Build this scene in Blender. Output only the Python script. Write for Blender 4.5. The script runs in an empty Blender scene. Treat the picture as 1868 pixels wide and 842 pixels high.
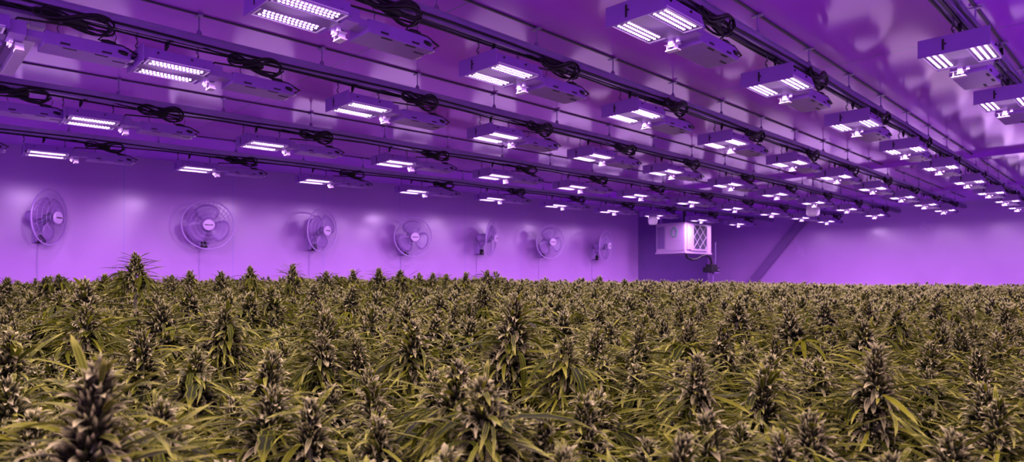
import bpy, math, random
import numpy as np
from mathutils import Vector, Matrix

# ------------------------------------------------------------------ basics
SC = bpy.context.scene
COL = SC.collection
PI = math.pi
U = 1.1                      # metres per grid unit
ZC = 1.40                    # eye height
FPX, CX, HY = 1193.0, 934.0, 511.0
TH = math.atan2(1223.0, FPX)
SN, CS = math.sin(TH), math.cos(TH)

def P(s, t, h=0.0):
    """room grid (s along the rows, t towards the fan wall, h above eye) -> world"""
    return Vector((-t * U, s * U, ZC + h * U))

def ray_st(u, z):
    """point at camera depth z (units) in image column u -> s, t"""
    x = (u - CX) / FPX * z
    return x * SN + z * CS, -x * CS + z * SN

def depth(s, t):
    return s * CS + t * SN

def wall_t(s):
    return 7.95 - 0.08 * s

def on_wall(u, off=0.0):
    """where the column u meets the fan wall (moved off units into the room)"""
    k = (u - CX) / FPX
    g = (CS + k * SN) / (SN - k * CS)          # s / t
    t = (7.95 - off) / (1 + 0.08 * g)
    return g * t, t

def on_end(u, s):
    k = (u - CX) / FPX
    return s * (SN - k * CS) / (CS + k * SN)   # t

# ------------------------------------------------------------------ mesh builder
class MB:
    def __init__(self):
        self.v, self.f, self.m, self.uv = [], [], [], []
    def add(self, vs, fs, m=0):
        o = len(self.v)
        self.v += [tuple(p) for p in vs]
        for f in fs:
            self.f.append(tuple(i + o for i in f)); self.m.append(m)
        return o
    def box(self, x0, x1, y0, y1, z0, z1, m=0, X=None, top=None):
        """top=(dx,dy) shrinks the top face"""
        dx, dy = top or (0, 0)
        vs = [Vector(p) for p in ((x0, y0, z0), (x1, y0, z0), (x1, y1, z0), (x0, y1, z0),
              (x0 + dx, y0 + dy, z1), (x1 - dx, y0 + dy, z1), (x1 - dx, y1 - dy, z1), (x0 + dx, y1 - dy, z1))]
        if X is not None: vs = [X @ p for p in vs]
        self.add(vs, [(3, 2, 1, 0), (4, 5, 6, 7), (0, 1, 5, 4), (1, 2, 6, 5), (2, 3, 7, 6), (3, 0, 4, 7)], m)
    def tube(self, pts, r, n=6, m=0, closed=False, X=None):
        pts = [Vector(p) for p in pts]
        N = len(pts); rr = r if isinstance(r, (list, tuple)) else [r] * N
        vs, fs = [], []
        prev = None
        for i, p in enumerate(pts):
            if closed: d = pts[(i + 1) % N] - pts[i - 1]
            else: d = pts[min(i + 1, N - 1)] - pts[max(i - 1, 0)]
            if d.length < 1e-9: d = Vector((0, 0, 1))
            d.normalize()
            if prev is None:
                a = Vector((0, 0, 1)) if abs(d.z) < .9 else Vector((1, 0, 0))
                x = d.cross(a).normalized()
            else:
                x = (prev - d * prev.dot(d))
                x = x.normalized() if x.length > 1e-6 else d.orthogonal().normalized()
            prev = x; y = d.cross(x)
            for j in range(n):
                a = 2 * PI * j / n
                vs.append(p + (x * math.cos(a) + y * math.sin(a)) * rr[i])
        for i in range(N if closed else N - 1):
            i2 = (i + 1) % N
            for j in range(n):
                j2 = (j + 1) % n
                fs.append((i * n + j, i * n + j2, i2 * n + j2, i2 * n + j))
        if not closed:
            fs.append(tuple(range(n - 1, -1, -1))); fs.append(tuple((N - 1) * n + j for j in range(n)))
        if X is not None: vs = [X @ v for v in vs]
        self.add(vs, fs, m)
    def lathe(self, prof, n=24, m=0, X=None):
        """prof [(r, y)] turned about the local Y axis"""
        vs, fs = [], []
        for r, y in prof:
            for j in range(n):
                a = 2 * PI * j / n
                vs.append(Vector((r * math.cos(a), y, r * math.sin(a))))
        for i in range(len(prof) - 1):
            for j in range(n):
                j2 = (j + 1) % n
                fs.append((i * n + j, (i + 1) * n + j, (i + 1) * n + j2, i * n + j2))
        fs.append(tuple(range(n))); fs.append(tuple((len(prof) - 1) * n + j for j in range(n - 1, -1, -1)))
        if X is not None: vs = [X @ v for v in vs]
        self.add(vs, fs, m)
    def disc(self, c, r, n=8, m=0, ry=None):
        c = Vector(c); ry = ry or r
        self.add([c + Vector((r * math.cos(-2 * PI * j / n), ry * math.sin(-2 * PI * j / n), 0)) for j in range(n)], [tuple(range(n))], m)
    def build(self, name, mats, parent=None, smooth=False, bevel=0):
        me = bpy.data.meshes.new(name)
        me.from_pydata(self.v, [], self.f)
        mats = mats if isinstance(mats, (list, tuple)) else [mats]
        for x in mats: me.materials.append(x)
        if len(mats) > 1: me.polygons.foreach_set('material_index', self.m)
        if smooth: me.polygons.foreach_set('use_smooth', [True] * len(me.polygons))
        me.update()
        o = bpy.data.objects.new(name, me); COL.objects.link(o)
        if parent is not None: o.parent = parent
        if bevel:
            b = o.modifiers.new('bevel', 'BEVEL'); b.width = bevel; b.segments = 2; b.limit_method = 'ANGLE'
        return o

def tag(o, label=None, cat=None, group=None, kind=None):
    if label: o['label'] = label
    if cat: o['category'] = cat
    if group: o['group'] = group
    if kind: o['kind'] = kind
    return o

def empty(name, loc, rz=0.0):
    o = bpy.data.objects.new(name, None); COL.objects.link(o)
    o.location = loc; o.rotation_euler = (0, 0, rz); o.empty_display_size = .05
    return o

KIDS = {}
def register(root):
    """remember a thing's parts and sub-parts so that it can be copied"""
    def kids(o): return [c for c in bpy.data.objects if c.parent == o]
    KIDS[root.name] = [(c, kids(c)) for c in kids(root)]

def dup(root, loc, rz=0.0):
    r = root.copy(); COL.objects.link(r); r.location = loc; r.rotation_euler = (0, 0, rz)
    for c, sub in KIDS[root.name]:
        d = c.copy(); COL.objects.link(d); d.parent = r
        for e in sub:
            g = e.copy(); COL.objects.link(g); g.parent = d
    return r

# ------------------------------------------------------------------ materials
def new_mat(name):
    m = bpy.data.materials.new(name); m.use_nodes = True
    nt = m.node_tree; nt.nodes.clear()
    out = nt.nodes.new('ShaderNodeOutputMaterial')
    return m, nt, out

def pbr(name, col, rough=.5, metal=0., spec=.5, noise=0., nscale=8., bump=0., trans=0.):
    m, nt, out = new_mat(name)
    b = nt.nodes.new('ShaderNodeBsdfPrincipled')
    b.inputs['Base Color'].default_value = (*col, 1)
    b.inputs['Roughness'].default_value = rough
    b.inputs['Metallic'].default_value = metal
    b.inputs['Specular IOR Level'].default_value = spec
    b.inputs['Transmission Weight'].default_value = trans
    if noise or bump:
        tc = nt.nodes.new('ShaderNodeTexCoord'); nz = nt.nodes.new('ShaderNodeTexNoise')
        nz.inputs['Scale'].default_value = nscale; nz.inputs['Detail'].default_value = 4
        nt.links.new(tc.outputs['Object'], nz.inputs['Vector'])
        if noise:
            hs = nt.nodes.new('ShaderNodeMixRGB'); hs.blend_type = 'MULTIPLY'; hs.inputs[0].default_value = 1
            rp = nt.nodes.new('ShaderNodeMapRange')
            rp.inputs[1].default_value = .3; rp.inputs[2].default_value = .7
            rp.inputs[3].default_value = 1 - noise; rp.inputs[4].default_value = 1
            nt.links.new(nz.outputs[0], rp.inputs[0])
            hs.inputs[1].default_value = (*col, 1)
            nt.links.new(rp.outputs[0], hs.inputs[2])
            nt.links.new(hs.outputs[0], b.inputs['Base Color'])
        if bump:
            bp = nt.nodes.new('ShaderNodeBump'); bp.inputs['Strength'].default_value = bump; bp.inputs['Distance'].default_value = .02
            nt.links.new(nz.outputs[0], bp.inputs['Height']); nt.links.new(bp.outputs[0], b.inputs['Normal'])
    nt.links.new(b.outputs[0], out.inputs[0])
    return m

def panel_mat(name, col, rough, spec, axis, period, offset, seam_col, bump):
    """glossy wall panels with thin joints every `period` metres along a world axis"""
    m, nt, out = new_mat(name)
    N, L = nt.nodes, nt.links
    b = N.new('ShaderNodeBsdfPrincipled')
    tc = N.new('ShaderNodeTexCoord'); sp = N.new('ShaderNodeSeparateXYZ')
    L.new(tc.outputs['Object'], sp.inputs[0])
    a = N.new('ShaderNodeMath'); a.operation = 'ADD'; a.inputs[1].default_value = offset
    L.new(sp.outputs[axis], a.inputs[0])
    d = N.new('ShaderNodeMath'); d.operation = 'DIVIDE'; d.inputs[1].default_value = period
    L.new(a.outputs[0], d.inputs[0])
    f = N.new('ShaderNodeMath'); f.operation = 'FRACT'; L.new(d.outputs[0], f.inputs[0])
    lt = N.new('ShaderNodeMath'); lt.operation = 'LESS_THAN'; lt.inputs[1].default_value = .012 / period
    L.new(f.outputs[0], lt.inputs[0])
    nz = N.new('ShaderNodeTexNoise'); nz.inputs['Scale'].default_value = 1.3; nz.inputs['Detail'].default_value = 5
    L.new(tc.outputs['Object'], nz.inputs['Vector'])
    rp = N.new('ShaderNodeMapRange'); rp.inputs[1].default_value = .3; rp.inputs[2].default_value = .7
    rp.inputs[3].default_value = .9; rp.inputs[4].default_value = 1.0
    L.new(nz.outputs[0], rp.inputs[0])
    mu = N.new('ShaderNodeMixRGB'); mu.blend_type = 'MULTIPLY'; mu.inputs[0].default_value = 1
    mu.inputs[1].default_value = (*col, 1); L.new(rp.outputs[0], mu.inputs[2])
    mx = N.new('ShaderNodeMixRGB'); mx.inputs[2].default_value = (*seam_col, 1)
    L.new(lt.outputs[0], mx.inputs[0]); L.new(mu.outputs[0], mx.inputs[1]); L.new(mx.outputs[0], b.inputs['Base Color'])
    rr = N.new('ShaderNodeMapRange'); rr.inputs[1].default_value = .3; rr.inputs[2].default_value = .7
    rr.inputs[3].default_value = rough * .7; rr.inputs[4].default_value = rough * 1.3
    L.new(nz.outputs[0], rr.inputs[0]); L.new(rr.outputs[0], b.inputs['Roughness'])
    b.inputs['Specular IOR Level'].default_value = spec
    if bump:
        n2 = N.new('ShaderNodeTexNoise'); n2.inputs['Scale'].default_value = 2.2; n2.inputs['Detail'].default_value = 2
        L.new(tc.outputs['Object'], n2.inputs['Vector'])
        bp = N.new('ShaderNodeBump'); bp.inputs['Strength'].default_value = bump; bp.inputs['Distance'].default_value = .03
        L.new(n2.outputs[0], bp.inputs['Height']); L.new(bp.outputs[0], b.inputs['Normal'])
    L.new(b.outputs[0], out.inputs[0])
    return m

def emit(name, col, strength):
    m, nt, out = new_mat(name)
    e = nt.nodes.new('ShaderNodeEmission'); e.inputs[0].default_value = (*col, 1); e.inputs[1].default_value = strength
    nt.links.new(e.outputs[0], out.inputs[0])
    return m

def leaf_mat(name, stops, edge, edge_w, tip, rough=.5, trans=.25, tip_start=.6, vein=True):
    """leaf colours: per-leaf random tint from stops; paler margin, vein and tip follow the blade's own UV"""
    m, nt, out = new_mat(name)
    N, L = nt.nodes, nt.links
    ge = N.new('ShaderNodeNewGeometry')
    oi = N.new('ShaderNodeObjectInfo')
    ad = N.new('ShaderNodeMath'); ad.operation = 'ADD'; L.new(ge.outputs['Random Per Island'], ad.inputs[0])
    sc = N.new('ShaderNodeMath'); sc.operation = 'MULTIPLY_ADD'; sc.inputs[1].default_value = .3; sc.inputs[2].default_value = -.15
    L.new(oi.outputs['Random'], sc.inputs[0]); L.new(sc.outputs[0], ad.inputs[1])
    cr = N.new('ShaderNodeValToRGB'); L.new(ad.outputs[0], cr.inputs[0])
    el = cr.color_ramp.elements
    while len(el) < len(stops): el.new(.5)
    for e, (p, c) in zip(el, stops): e.position = p; e.color = (*c, 1)
    uv = N.new('ShaderNodeUVMap'); sp = N.new('ShaderNodeSeparateXYZ'); L.new(uv.outputs[0], sp.inputs[0])
    # distance from midrib 0..1
    s1 = N.new('ShaderNodeMath'); s1.operation = 'SUBTRACT'; s1.inputs[1].default_value = .5; L.new(sp.outputs[0], s1.inputs[0])
    s2 = N.new('ShaderNodeMath'); s2.operation = 'ABSOLUTE'; L.new(s1.outputs[0], s2.inputs[0])
    er = N.new('ShaderNodeMapRange'); er.inputs[1].default_value = .5 - edge_w; er.inputs[2].default_value = .5; L.new(s2.outputs[0], er.inputs[0])
    tr = N.new('ShaderNodeMapRange'); tr.inputs[1].default_value = tip_start; tr.inputs[2].default_value = 1.0; L.new(sp.outputs[1], tr.inputs[0])
    m1 = N.new('ShaderNodeMixRGB'); m1.inputs[2].default_value = (*edge, 1); L.new(er.outputs[0], m1.inputs[0]); L.new(cr.outputs[0], m1.inputs[1])  # edge highlight put into the margin colour, along with the leaf's own frost
    m2 = N.new('ShaderNodeMixRGB'); m2.inputs[2].default_value = (*tip, 1); L.new(tr.outputs[0], m2.inputs[0]); L.new(m1.outputs[0], m2.inputs[1])
    col = m2.outputs[0]
    if vein:
        vr = N.new('ShaderNodeMapRange'); vr.inputs[1].default_value = .0; vr.inputs[2].default_value = .07; vr.inputs[3].default_value = .55; vr.inputs[4].default_value = 0
        L.new(s2.outputs[0], vr.inputs[0])
        m3 = N.new('ShaderNodeMixRGB'); m3.inputs[2].default_value = (*edge, 1); L.new(vr.outputs[0], m3.inputs[0]); L.new(col, m3.inputs[1])
        col = m3.outputs[0]
    b = N.new('ShaderNodeBsdfPrincipled'); b.inputs['Roughness'].default_value = rough; b.inputs['Specular IOR Level'].default_value = .03
    L.new(col, b.inputs['Base Color'])
    if trans:
        t = N.new('ShaderNodeBsdfTranslucent'); L.new(col, t.inputs[0])
        mx = N.new('ShaderNodeMixShader'); mx.inputs[0].default_value = trans
        L.new(b.outputs[0], mx.inputs[1]); L.new(t.outputs[0], mx.inputs[2]); L.new(mx.outputs[0], out.inputs[0])
    else: L.new(b.outputs[0], out.inputs[0])
    return m

LAMP = (.85, .50, 1.0)
M = {}
M['wall'] = panel_mat('wall_panels', (.46, .225, .63), .2, .5, 1, 1.21, .35, (.36, .2, .62), .03)
M['endwall'] = panel_mat('end_wall_panels', (.46, .225, .63), .22, .5, 0, 1.21, .1, (.43, .205, .60), .03)
M['ceiling'] = panel_mat('ceiling_panels', (.56, .10, .97), .14, .32, 1, 2.4, .2, (.28, .13, .6), .025)
M['floor'] = pbr('floor_epoxy', (.72, .58, .90), .5, noise=.15, nscale=3)
M['housing'] = pbr('lilac_coated_steel', (.29, .115, .52), .42, .0, .5, noise=.08, nscale=20)
M['rail'] = pbr('galvanised_rail', (.38, .25, .56), .28, .6, .5, noise=.15, nscale=14)
M['rim'] = pbr('white_reflector_rim', (.8, .72, .9), .35)
M['white'] = pbr('white_painted_steel', (.6, .48, .7), .35)
M['black'] = pbr('black_rubber', (.010, .007, .014), .5, spec=.3)
M['darkslot'] = pbr('dark_slot', (.012, .006, .02), .7)
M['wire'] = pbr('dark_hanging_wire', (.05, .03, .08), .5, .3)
M['led'] = emit('led_diode', LAMP, 16.0)
M['board'] = pbr('led_board', (.12, .07, .20), .45)
M['fan'] = pbr('fan_plastic', (.40, .22, .58), .4)
M['fancage'] = pbr('fan_wire_enamel', (.44, .25, .64), .25, .0, .6)
M['blade'] = pbr('fan_blade_plastic', (.30, .15, .46), .35)
M['cap'] = pbr('fan_cap_plastic', (.62, .40, .76), .35)
M['acface'] = pbr('air_conditioner_enamel', (.44, .29, .52), .35)
M['acgrey'] = pbr('air_conditioner_grille', (.20, .13, .34), .5)
M['green'] = pbr('green_print', (.01, .26, .10), .5)
M['filter'] = pbr('dark_filter_mat', (.03, .016, .06), .8)
M['globe'] = pbr('frosted_globe', (.85, .74, .95), .25)
M['strip'] = pbr('dark_purple_paint', (.20, .085, .32), .4)
M['recess'] = pbr('recess_dark_purple', (.17, .07, .32), .3, noise=.1)  # recess wall in a darker purple than the fan wall
M['spine'] = pbr('lamp_spine_paint', (.13, .065, .22), .4)
M['soil'] = pbr('stem_green', (.10, .12, .035), .7, noise=.3)
LEAF_STOPS = [(0., (.008, .0125, .0012)), (.35, (.016, .025, .0015)), (.66, (.030, .045, .0020)), (.85, (.085, .118, .003)), (1., (.105, .120, .004))]
M['fanleaf'] = leaf_mat('hemp_fan_leaf', LEAF_STOPS, (.165, .235, .009), .09, (.15, .19, .009), .6, .3, .75)
M['sugar'] = leaf_mat('hemp_sugar_leaf', [(0., (.006, .010, .0013)), (.35, (.018, .027, .0020)), (.7, (.050, .072, .0030)), (1., (.115, .150, .004))],
                      (.26, .325, .034), .13, (.26, .32, .036), .6, .22, .65)
M['calyx'] = leaf_mat('hemp_flower_bract', [(0., (.007, .0085, .0036)), (.45, (.014, .0175, .006)), (.8, (.026, .033, .009)), (1., (.045, .062, .008))],
                      (.08, .085, .028), .05, (.255, .29, .078), .65, .1, .5, vein=False)
M['frost'] = leaf_mat('hemp_frosted_bract', [(0., (.012, .014, .0055)), (.5, (.026, .031, .0095)), (1., (.050, .064, .012))],
                      (.33, .37, .105), .15, (.37, .42, .12), .6, .15, .45)

# ------------------------------------------------------------------ room shell
S0, S1 = -3.2, 13.0
HC = 1.31                               # ceiling height above eye, units
ZT = ZC + HC * U
def slab(name, p, mat, kind='structure'):
    m = MB(); m.add(p, [(0, 1, 2, 3), (7, 6, 5, 4), (0, 4, 5, 1), (1, 5, 6, 2), (2, 6, 7, 3), (3, 7, 4, 0)])
    o = m.build(name, mat); tag(o, kind=kind); return o
def wall_slab(name, a, b, thick, mat, z0=0.0, z1=None):
    a, b = Vector(a), Vector(b); z1 = ZT if z1 is None else z1
    d = (b - a).normalized(); n = Vector((-d.y, d.x)) * thick   # outside is to the left of a->b
    q = [a, b, b + n, a + n]
    return slab(name, [(p.x, p.y, z0) for p in q] + [(p.x, p.y, z1) for p in q], mat)
def xy(s, t): p = P(s, t); return (p.x, p.y)
TR = -2.6
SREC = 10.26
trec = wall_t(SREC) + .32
slab('floor', [(-9.6 * U, S0 * U - .2, -.1), (-TR * U + .2, S0 * U - .2, -.1), (-TR * U + .2, S1 * U + .2, -.1), (-9.6 * U, S1 * U + .2, -.1),
               (-9.6 * U, S0 * U - .2, 0), (-TR * U + .2, S0 * U - .2, 0), (-TR * U + .2, S1 * U + .2, 0), (-9.6 * U, S1 * U + .2, 0)], M['floor'])
slab('ceiling', [(-9.6 * U, S0 * U - .2, ZT), (-TR * U + .2, S0 * U - .2, ZT), (-TR * U + .2, S1 * U + .2, ZT), (-9.6 * U, S1 * U + .2, ZT),
                 (-9.6 * U, S0 * U - .2, ZT + .1), (-TR * U + .2, S0 * U - .2, ZT + .1), (-TR * U + .2, S1 * U + .2, ZT + .1), (-9.6 * U, S1 * U + .2, ZT + .1)], M['ceiling'])
wall_slab('wall_left', xy(S0, wall_t(S0)), xy(SREC, wall_t(SREC)), .33, M['wall'])
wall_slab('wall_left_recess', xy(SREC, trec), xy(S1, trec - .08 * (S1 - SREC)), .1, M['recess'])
wall_slab('wall_far', xy(S1, 9.2), xy(S1, TR), .12, M['endwall'])
wall_slab('wall_right', xy(S1, TR), xy(S0, TR), .12, M['wall'])
wall_slab('wall_near', xy(S0, TR), xy(S0, 9.2), .12, M['endwall'])
# beam that drops from the ceiling across the rows near the end of the room
for s, hh in ((8.15, .05), (10.9, .035)):
    m = MB(); a, b = P(s, 8.2), P(s, TR)
    m.box(a.x, b.x, a.y, a.y + .22, ZT - hh, ZT + .0)
    tag(m.build('trim_1' if s < 9 else 'trim_2', M['ceiling']), kind='structure')

# ------------------------------------------------------------------ grow light prototype
LAMP_W, FILL_W = 22.5, 2.7
def coil(rng, loops, y0, y1, zc, amp, r, x0=0.0):
    """figure-of-eight cord coil hung over the driver box"""
    pts = []
    n = 26
    ym, ya = (y0 + y1) / 2, (y1 - y0) / 2
    for l in range(loops):
        a1 = ya * rng.uniform(.8, 1.04); a2 = amp * rng.uniform(.6, 1.1)
        ph = rng.uniform(-.2, .2); dz = rng.uniform(-.014, .014); dx = rng.uniform(-.03, .03)
        for i in range(n):
            a = 2 * PI * i / n + PI / 2
            y = ym + a1 * math.sin(a + ph * .3)
            z = zc + dz + a2 * math.sin(2 * a) * .62 + ph * .12 * math.cos(a)
            x = x0 + dx + .022 * math.cos(a) + .012 * math.sin(3 * a + l)
            pts.append((x, y, z))
    # smooth joins between loops
    out = []
    for i in range(len(pts)):
        a = [Vector(pts[max(0, min(len(pts) - 1, i + k))]) for k in (-2, -1, 0, 1, 2)]
        out.append(sum(a, Vector()) / 5)
    return out

def make_light(seed):
    rng = random.Random(seed)
    r = empty('grow_light', (0, 0, 0))
    # hood: sloped steel shell open underneath
    m = MB()
    W, Wt, Hh = .140, .118, .066
    y0, y1 = -.168, .165
    m.add([(-W, y0, .0), (W, y0, .0), (W, y1, .0), (-W, y1, .0), (-Wt, y0, Hh), (Wt, y0, Hh), (Wt, y1, Hh), (-Wt, y1, Hh)],
          [(4, 5, 6, 7), (1, 2, 6, 5), (3, 0, 4, 7), (2, 3, 7, 6), (0, 1, 5, 4)])
    wi, wti, hi = W - .004, Wt - .004, Hh - .004
    m.add([(-wi, y0 + .003, .0), (wi, y0 + .003, .0), (wi, y1 - .003, .0), (-wi, y1 - .003, .0), (-wti, y0 + .003, hi), (wti, y0 + .003, hi), (wti, y1 - .003, hi), (-wti, y1 - .003, hi)],
          [(7, 6, 5, 4), (5, 6, 2, 1), (7, 4, 0, 3), (6, 7, 3, 2), (4, 5, 1, 0)])
    hood = m.build('housing', M['housing'], r)
    m = MB()
    for x, y, z in ((-.127, -.1, .045), (-.127, .06, .045), (.127, -.1, .045), (.127, .06, .045), (.127, .12, .02)):
        m.box(x - .006, x + .006, y - .004, y + .004, z - .004, z + .004)
    m.build('screw', M['darkslot'], hood)
    # end plate
    m = MB(); m.box(-.146, .146, y0 - .006, y0, -.014, .072)
    ep = m.build('end_plate', M['housing'], r)
    m = MB()
    m.box(-.045, -.035, y0 - .0075, y0 - .005, .004, .056); m.box(-.036, -.026, y0 - .0075, y0 - .005, .028, .036)
    m.build('plate_slot', M['darkslot'], ep)  # dark boxes standing for slots in the end plate
    # spine between the panels
    m = MB(); m.box(-.044, .044, y0 + .004, y1 - .004, -.002, .02)
    m.build('spine', M['spine'], r)
    ld = bpy.data.lights.get('grow_lamp') or bpy.data.lights.new('grow_lamp', 'AREA')
    ld.shape = 'RECTANGLE'; ld.size = .27; ld.size_y = .26; ld.energy = LAMP_W; ld.color = LAMP
    lo = bpy.data.objects.new('lamp', ld); COL.objects.link(lo); lo.parent = r; lo.location = (0, .004, -.007)
    lp = bpy.data.lights.get('ceiling_fill') or bpy.data.lights.new('ceiling_fill', 'POINT')  # added soft point light that lifts the ceiling, no part of the fixture
    lp.energy = FILL_W; lp.color = LAMP; lp.shadow_soft_size = .24
    l2 = bpy.data.objects.new('ceiling_fill', lp); COL.objects.link(l2); l2.parent = r; l2.location = (0, 0, -.065)
    # two LED panels
    for sx in (-1, 1):
        c = sx * .090
        hw, hl, z = .0445, .141, .003
        m = MB(); m.box(c - hw, c + hw, -hl, hl, z, z + .006)
        pn = m.build('light_panel', M['board'], r)
        m = MB()
        m.box(c - hw - .004, c - hw, -hl - .006, hl + .006, -.001, z + .008); m.box(c + hw, c + hw + .004, -hl - .006, hl + .006, -.001, z + .008)
        m.box(c - hw, c + hw, hl, hl + .006, -.001, z + .008); m.box(c - hw, c + hw, -hl - .006, -hl, -.001, z + .008)
        m.build('rim', M['rim'], pn)
        m = MB()
        for i in range(3):
            for j in range(14):
                y = -.119 + j * .0178 + (i == 1) * .007
                m.disc((c + (i - 1) * .026, y, z - .002), .0064, 8, ry=.0060)
        m.build('led_array', M['led'], pn)
    # joint block, bracket and clips towards the driver
    m = MB(); m.box(-.075, .095, y1, y1 + .062, .0, .06); m.box(-.03, .05, y1 + .062, .30, .012, .045)
    m.build('junction_box', M['housing'], r)
    m = MB()
    m.box(-.09, -.02, .20, .235, -.010, -.006); m.box(-.078, -.073, .20, .235, -.034, -.006); m.box(-.042, -.037, .20, .235, -.034, -.006)
    m.box(-.085, -.022, .20, .235, -.038, -.034)
    br = m.build('bracket', M['white'], r)
    m = MB(); m.box(-.066, -.05, .198, .2, -.03, -.014)
    m.build('slot', M['darkslot'], br)
    m = MB(); m.box(-.052, -.03, .172, .19, -.022, .002); m.box(-.056, -.026, .18, .186, -.03, -.022); m.box(-.014, .0, .176, .19, -.016, .002)
    m.build('clip', M['white'], r)
    # driver
    m = MB(); m.box(-.115, .055, .295, .655, -.006, .058, top=(.006, .006))
    dr = m.build('driver_box', M['housing'], r, bevel=.003)
    m = MB()
    for x, y in ((.04, .40), (.04, .53), (-.01, .615)):
        m.box(x - .006, x + .006, y - .028, y + .028, -.0075, -.0055)
    for y in (.38, .55): m.box(.054, .0575, y - .02, y + .02, .006, .014)
    m.build('vent_slot', M['darkslot'], dr)  # dark boxes standing for slots in the driver box
    m = MB(); m.box(-.105, -.06, .655, .672, .0, .003); m.box(.0, .045, .655, .672, .0, .003)
    m.build('mounting_tab', M['rim'], dr)
    # power cord: figure-of-eight coil, tie, lead to the rail, plugs
    m = MB()
    pts = coil(rng, 4, .25, .60, .133, .074, .0064, .048)
    m.tube(pts, .0058, 5)
    m.tube([pts[0] + Vector((0, -.02, -.01)), Vector((.05, .2, .085)), Vector((.05, .18, .055))], .0055, 5)
    e = pts[-1]
    m.tube([e, e + Vector((0, .02, -.03)), Vector((.02, .52, .075)), Vector((.045, .62, .06)), Vector((.05, .69, .03)), Vector((.03, .665, .015))], .0058, 5)
    a0 = rng.uniform(.14, .2)
    m.tube([Vector((.045, .36, .13)), Vector((.035, .27, .145)), Vector((.015, a0, .16)), Vector((.0, a0 - .07, .19))], .0048, 5)
    cd = m.build('power_cord', M['black'], r, smooth=True)
    m = MB(); m.tube([(.045, .36, .125), (.045, .39, .13), (.045, .44, .128), (.045, .47, .12)], [.013, .022, .022, .013], 7)
    m.build('cord_tie', M['black'], cd, smooth=True)
    m = MB(); m.tube([(.03, .53, .07), (.033, .56, .068), (.035, .59, .066)], [.008, .013, .010], 6); m.build('connector', M['black'], cd, smooth=True)
    m = MB(); m.tube([(.05, .60, .03), (.051, .62, .026), (.052, .64, .022)], [.008, .012, .010], 6); m.build('connector', M['black'], cd, smooth=True)
    m = MB(); yy = rng.uniform(-.06, -.01)
    m.tube([(0, yy + .04, .165), (.0, yy + .015, .158), (.004, yy, .15)], .004, 5)
    m.tube([(.004, yy, .152), (.006, yy - .004, .13), (.008, yy - .012, .1)], [.008, .012, .004], 6)
    m.build('plug', M['black'], r, smooth=True)
    # hangers
    for y, z in ((-.165, .062), (.13, .062), (.36, .056), (.60, .056)):
        m = MB(); p = []
        for i in range(9):
            q = i / 8
            p.append((.006 * math.sin(q * 9 + y * 30), y + .005 * math.sin(q * 14), z + q * (.158 - z)))
        m.tube(p, .0032 if y < .2 else .002, 4)
        if y < .2:
            for q in (.25, .5, .75): m.tube([(-.006, y, z + q * .09), (.0, y + .004, z + q * .09 + .01), (.006, y, z + q * .09)], .002, 4)
        m.build('hanger', M['wire'], r)
    register(r)
    return r

PROTO = [make_light(k) for k in (3, 11, 29)]
ORD = ['first', 'second', 'third', 'fourth', 'fifth', 'sixth', 'seventh', 'eighth', 'ninth', 'tenth', 'eleventh', 'twelfth', 'thirteenth', 'fourteenth', 'fifteenth', 'sixteenth']
ROWS = {   # s of each lamp, (t at s=1, slope)
    1: ([.12, .99, 2.09, 3.21, 4.36, 5.47, 6.57, 7.63, 8.66, 9.84, 11.0], (6.33, -.076), 1),
    2: ([.24, .99, 2.08, 3.2, 4.3, 5.38, 6.45, 7.53, 8.6, 9.66, 10.66, 11.6], (4.84, -.055), 1),
    3: ([.24, 1.02, 2.05, 3.13, 4.19, 5.25, 6.42, 7.54, 8.66, 9.83, 11.02], (3.38, -.006), 1),
    4: ([-.9, .1, 1.15, 2.2, 3.33, 4.47, 5.61, 6.69, 7.79, 8.88, 9.93, 10.98], (2.325, .006), 2),
    5: ([-.9, .05, 1.13, 2.21, 3.36, 4.53, 5.67, 6.79, 7.98, 9.15, 10.25, 11.25], (1.43, .013), 3),
    6: ([-.9, .1, 1.2, 3.48, 4.59], (.69, 0.), 3),
    7: ([-.9, .1, 1.2, 2.36, 3.48, 4.59, 5.7, 6.8, 7.9, 9.0, 10.1, 11.2], (-.35, 0.), 12),
    8: ([-.9, .1, 1.2, 2.36, 3.48, 4.59, 5.7, 6.8, 7.9, 9.0, 10.1, 11.2], (-1.4, 0.), 12),
}
ROWNAME = {1: 'the row nearest the fan wall', 2: 'the second row from the fan wall', 3: 'the third row from the fan wall', 4: 'the fourth row from the fan wall',
           5: 'the fifth row from the fan wall', 6: 'the short row at the right edge', 7: 'the row over the camera', 8: 'the aisle row behind the camera'}
rngL = random.Random(5)
used = set()
for row, (ss, (ta, tb), nhid) in ROWS.items():
    yaw = math.atan(tb)                 # rows lean slightly
    nvis = len(ss) - nhid
    for k, s in enumerate(ss):
        t = ta + tb * (s - 1)
        pi = rngL.randrange(3) if (row, k) not in ((1, 0), (1, 1), (1, 2)) else (row + k) % 3
        loc = P(s, t, 1.0) + Vector((0, 0, -.002 + rngL.uniform(-.003, .003)))
        if pi not in used:
            o = PROTO[pi]; used.add(pi); o.location = loc; o.rotation_euler = (0, 0, yaw)
        else: o = dup(PROTO[pi], loc, yaw)
        v = k - nhid
        if v >= 0:
            n = 'last' if v == nvis - 1 and row < 6 else ORD[v]
            lb = f'glowing LED grow light, {n} from the left in {ROWNAME[row]}'
        elif row <= 3:
            lb = f'grow light cut by left edge, only driver showing, {ROWNAME[row][4:]}'
        else:
            lb = f'LED grow light out of frame, {ORD[k]} along {ROWNAME[row]}'
        tag(o, lb, 'grow light', 'LED grow lights hung under ' + ROWNAME[row])

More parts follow.
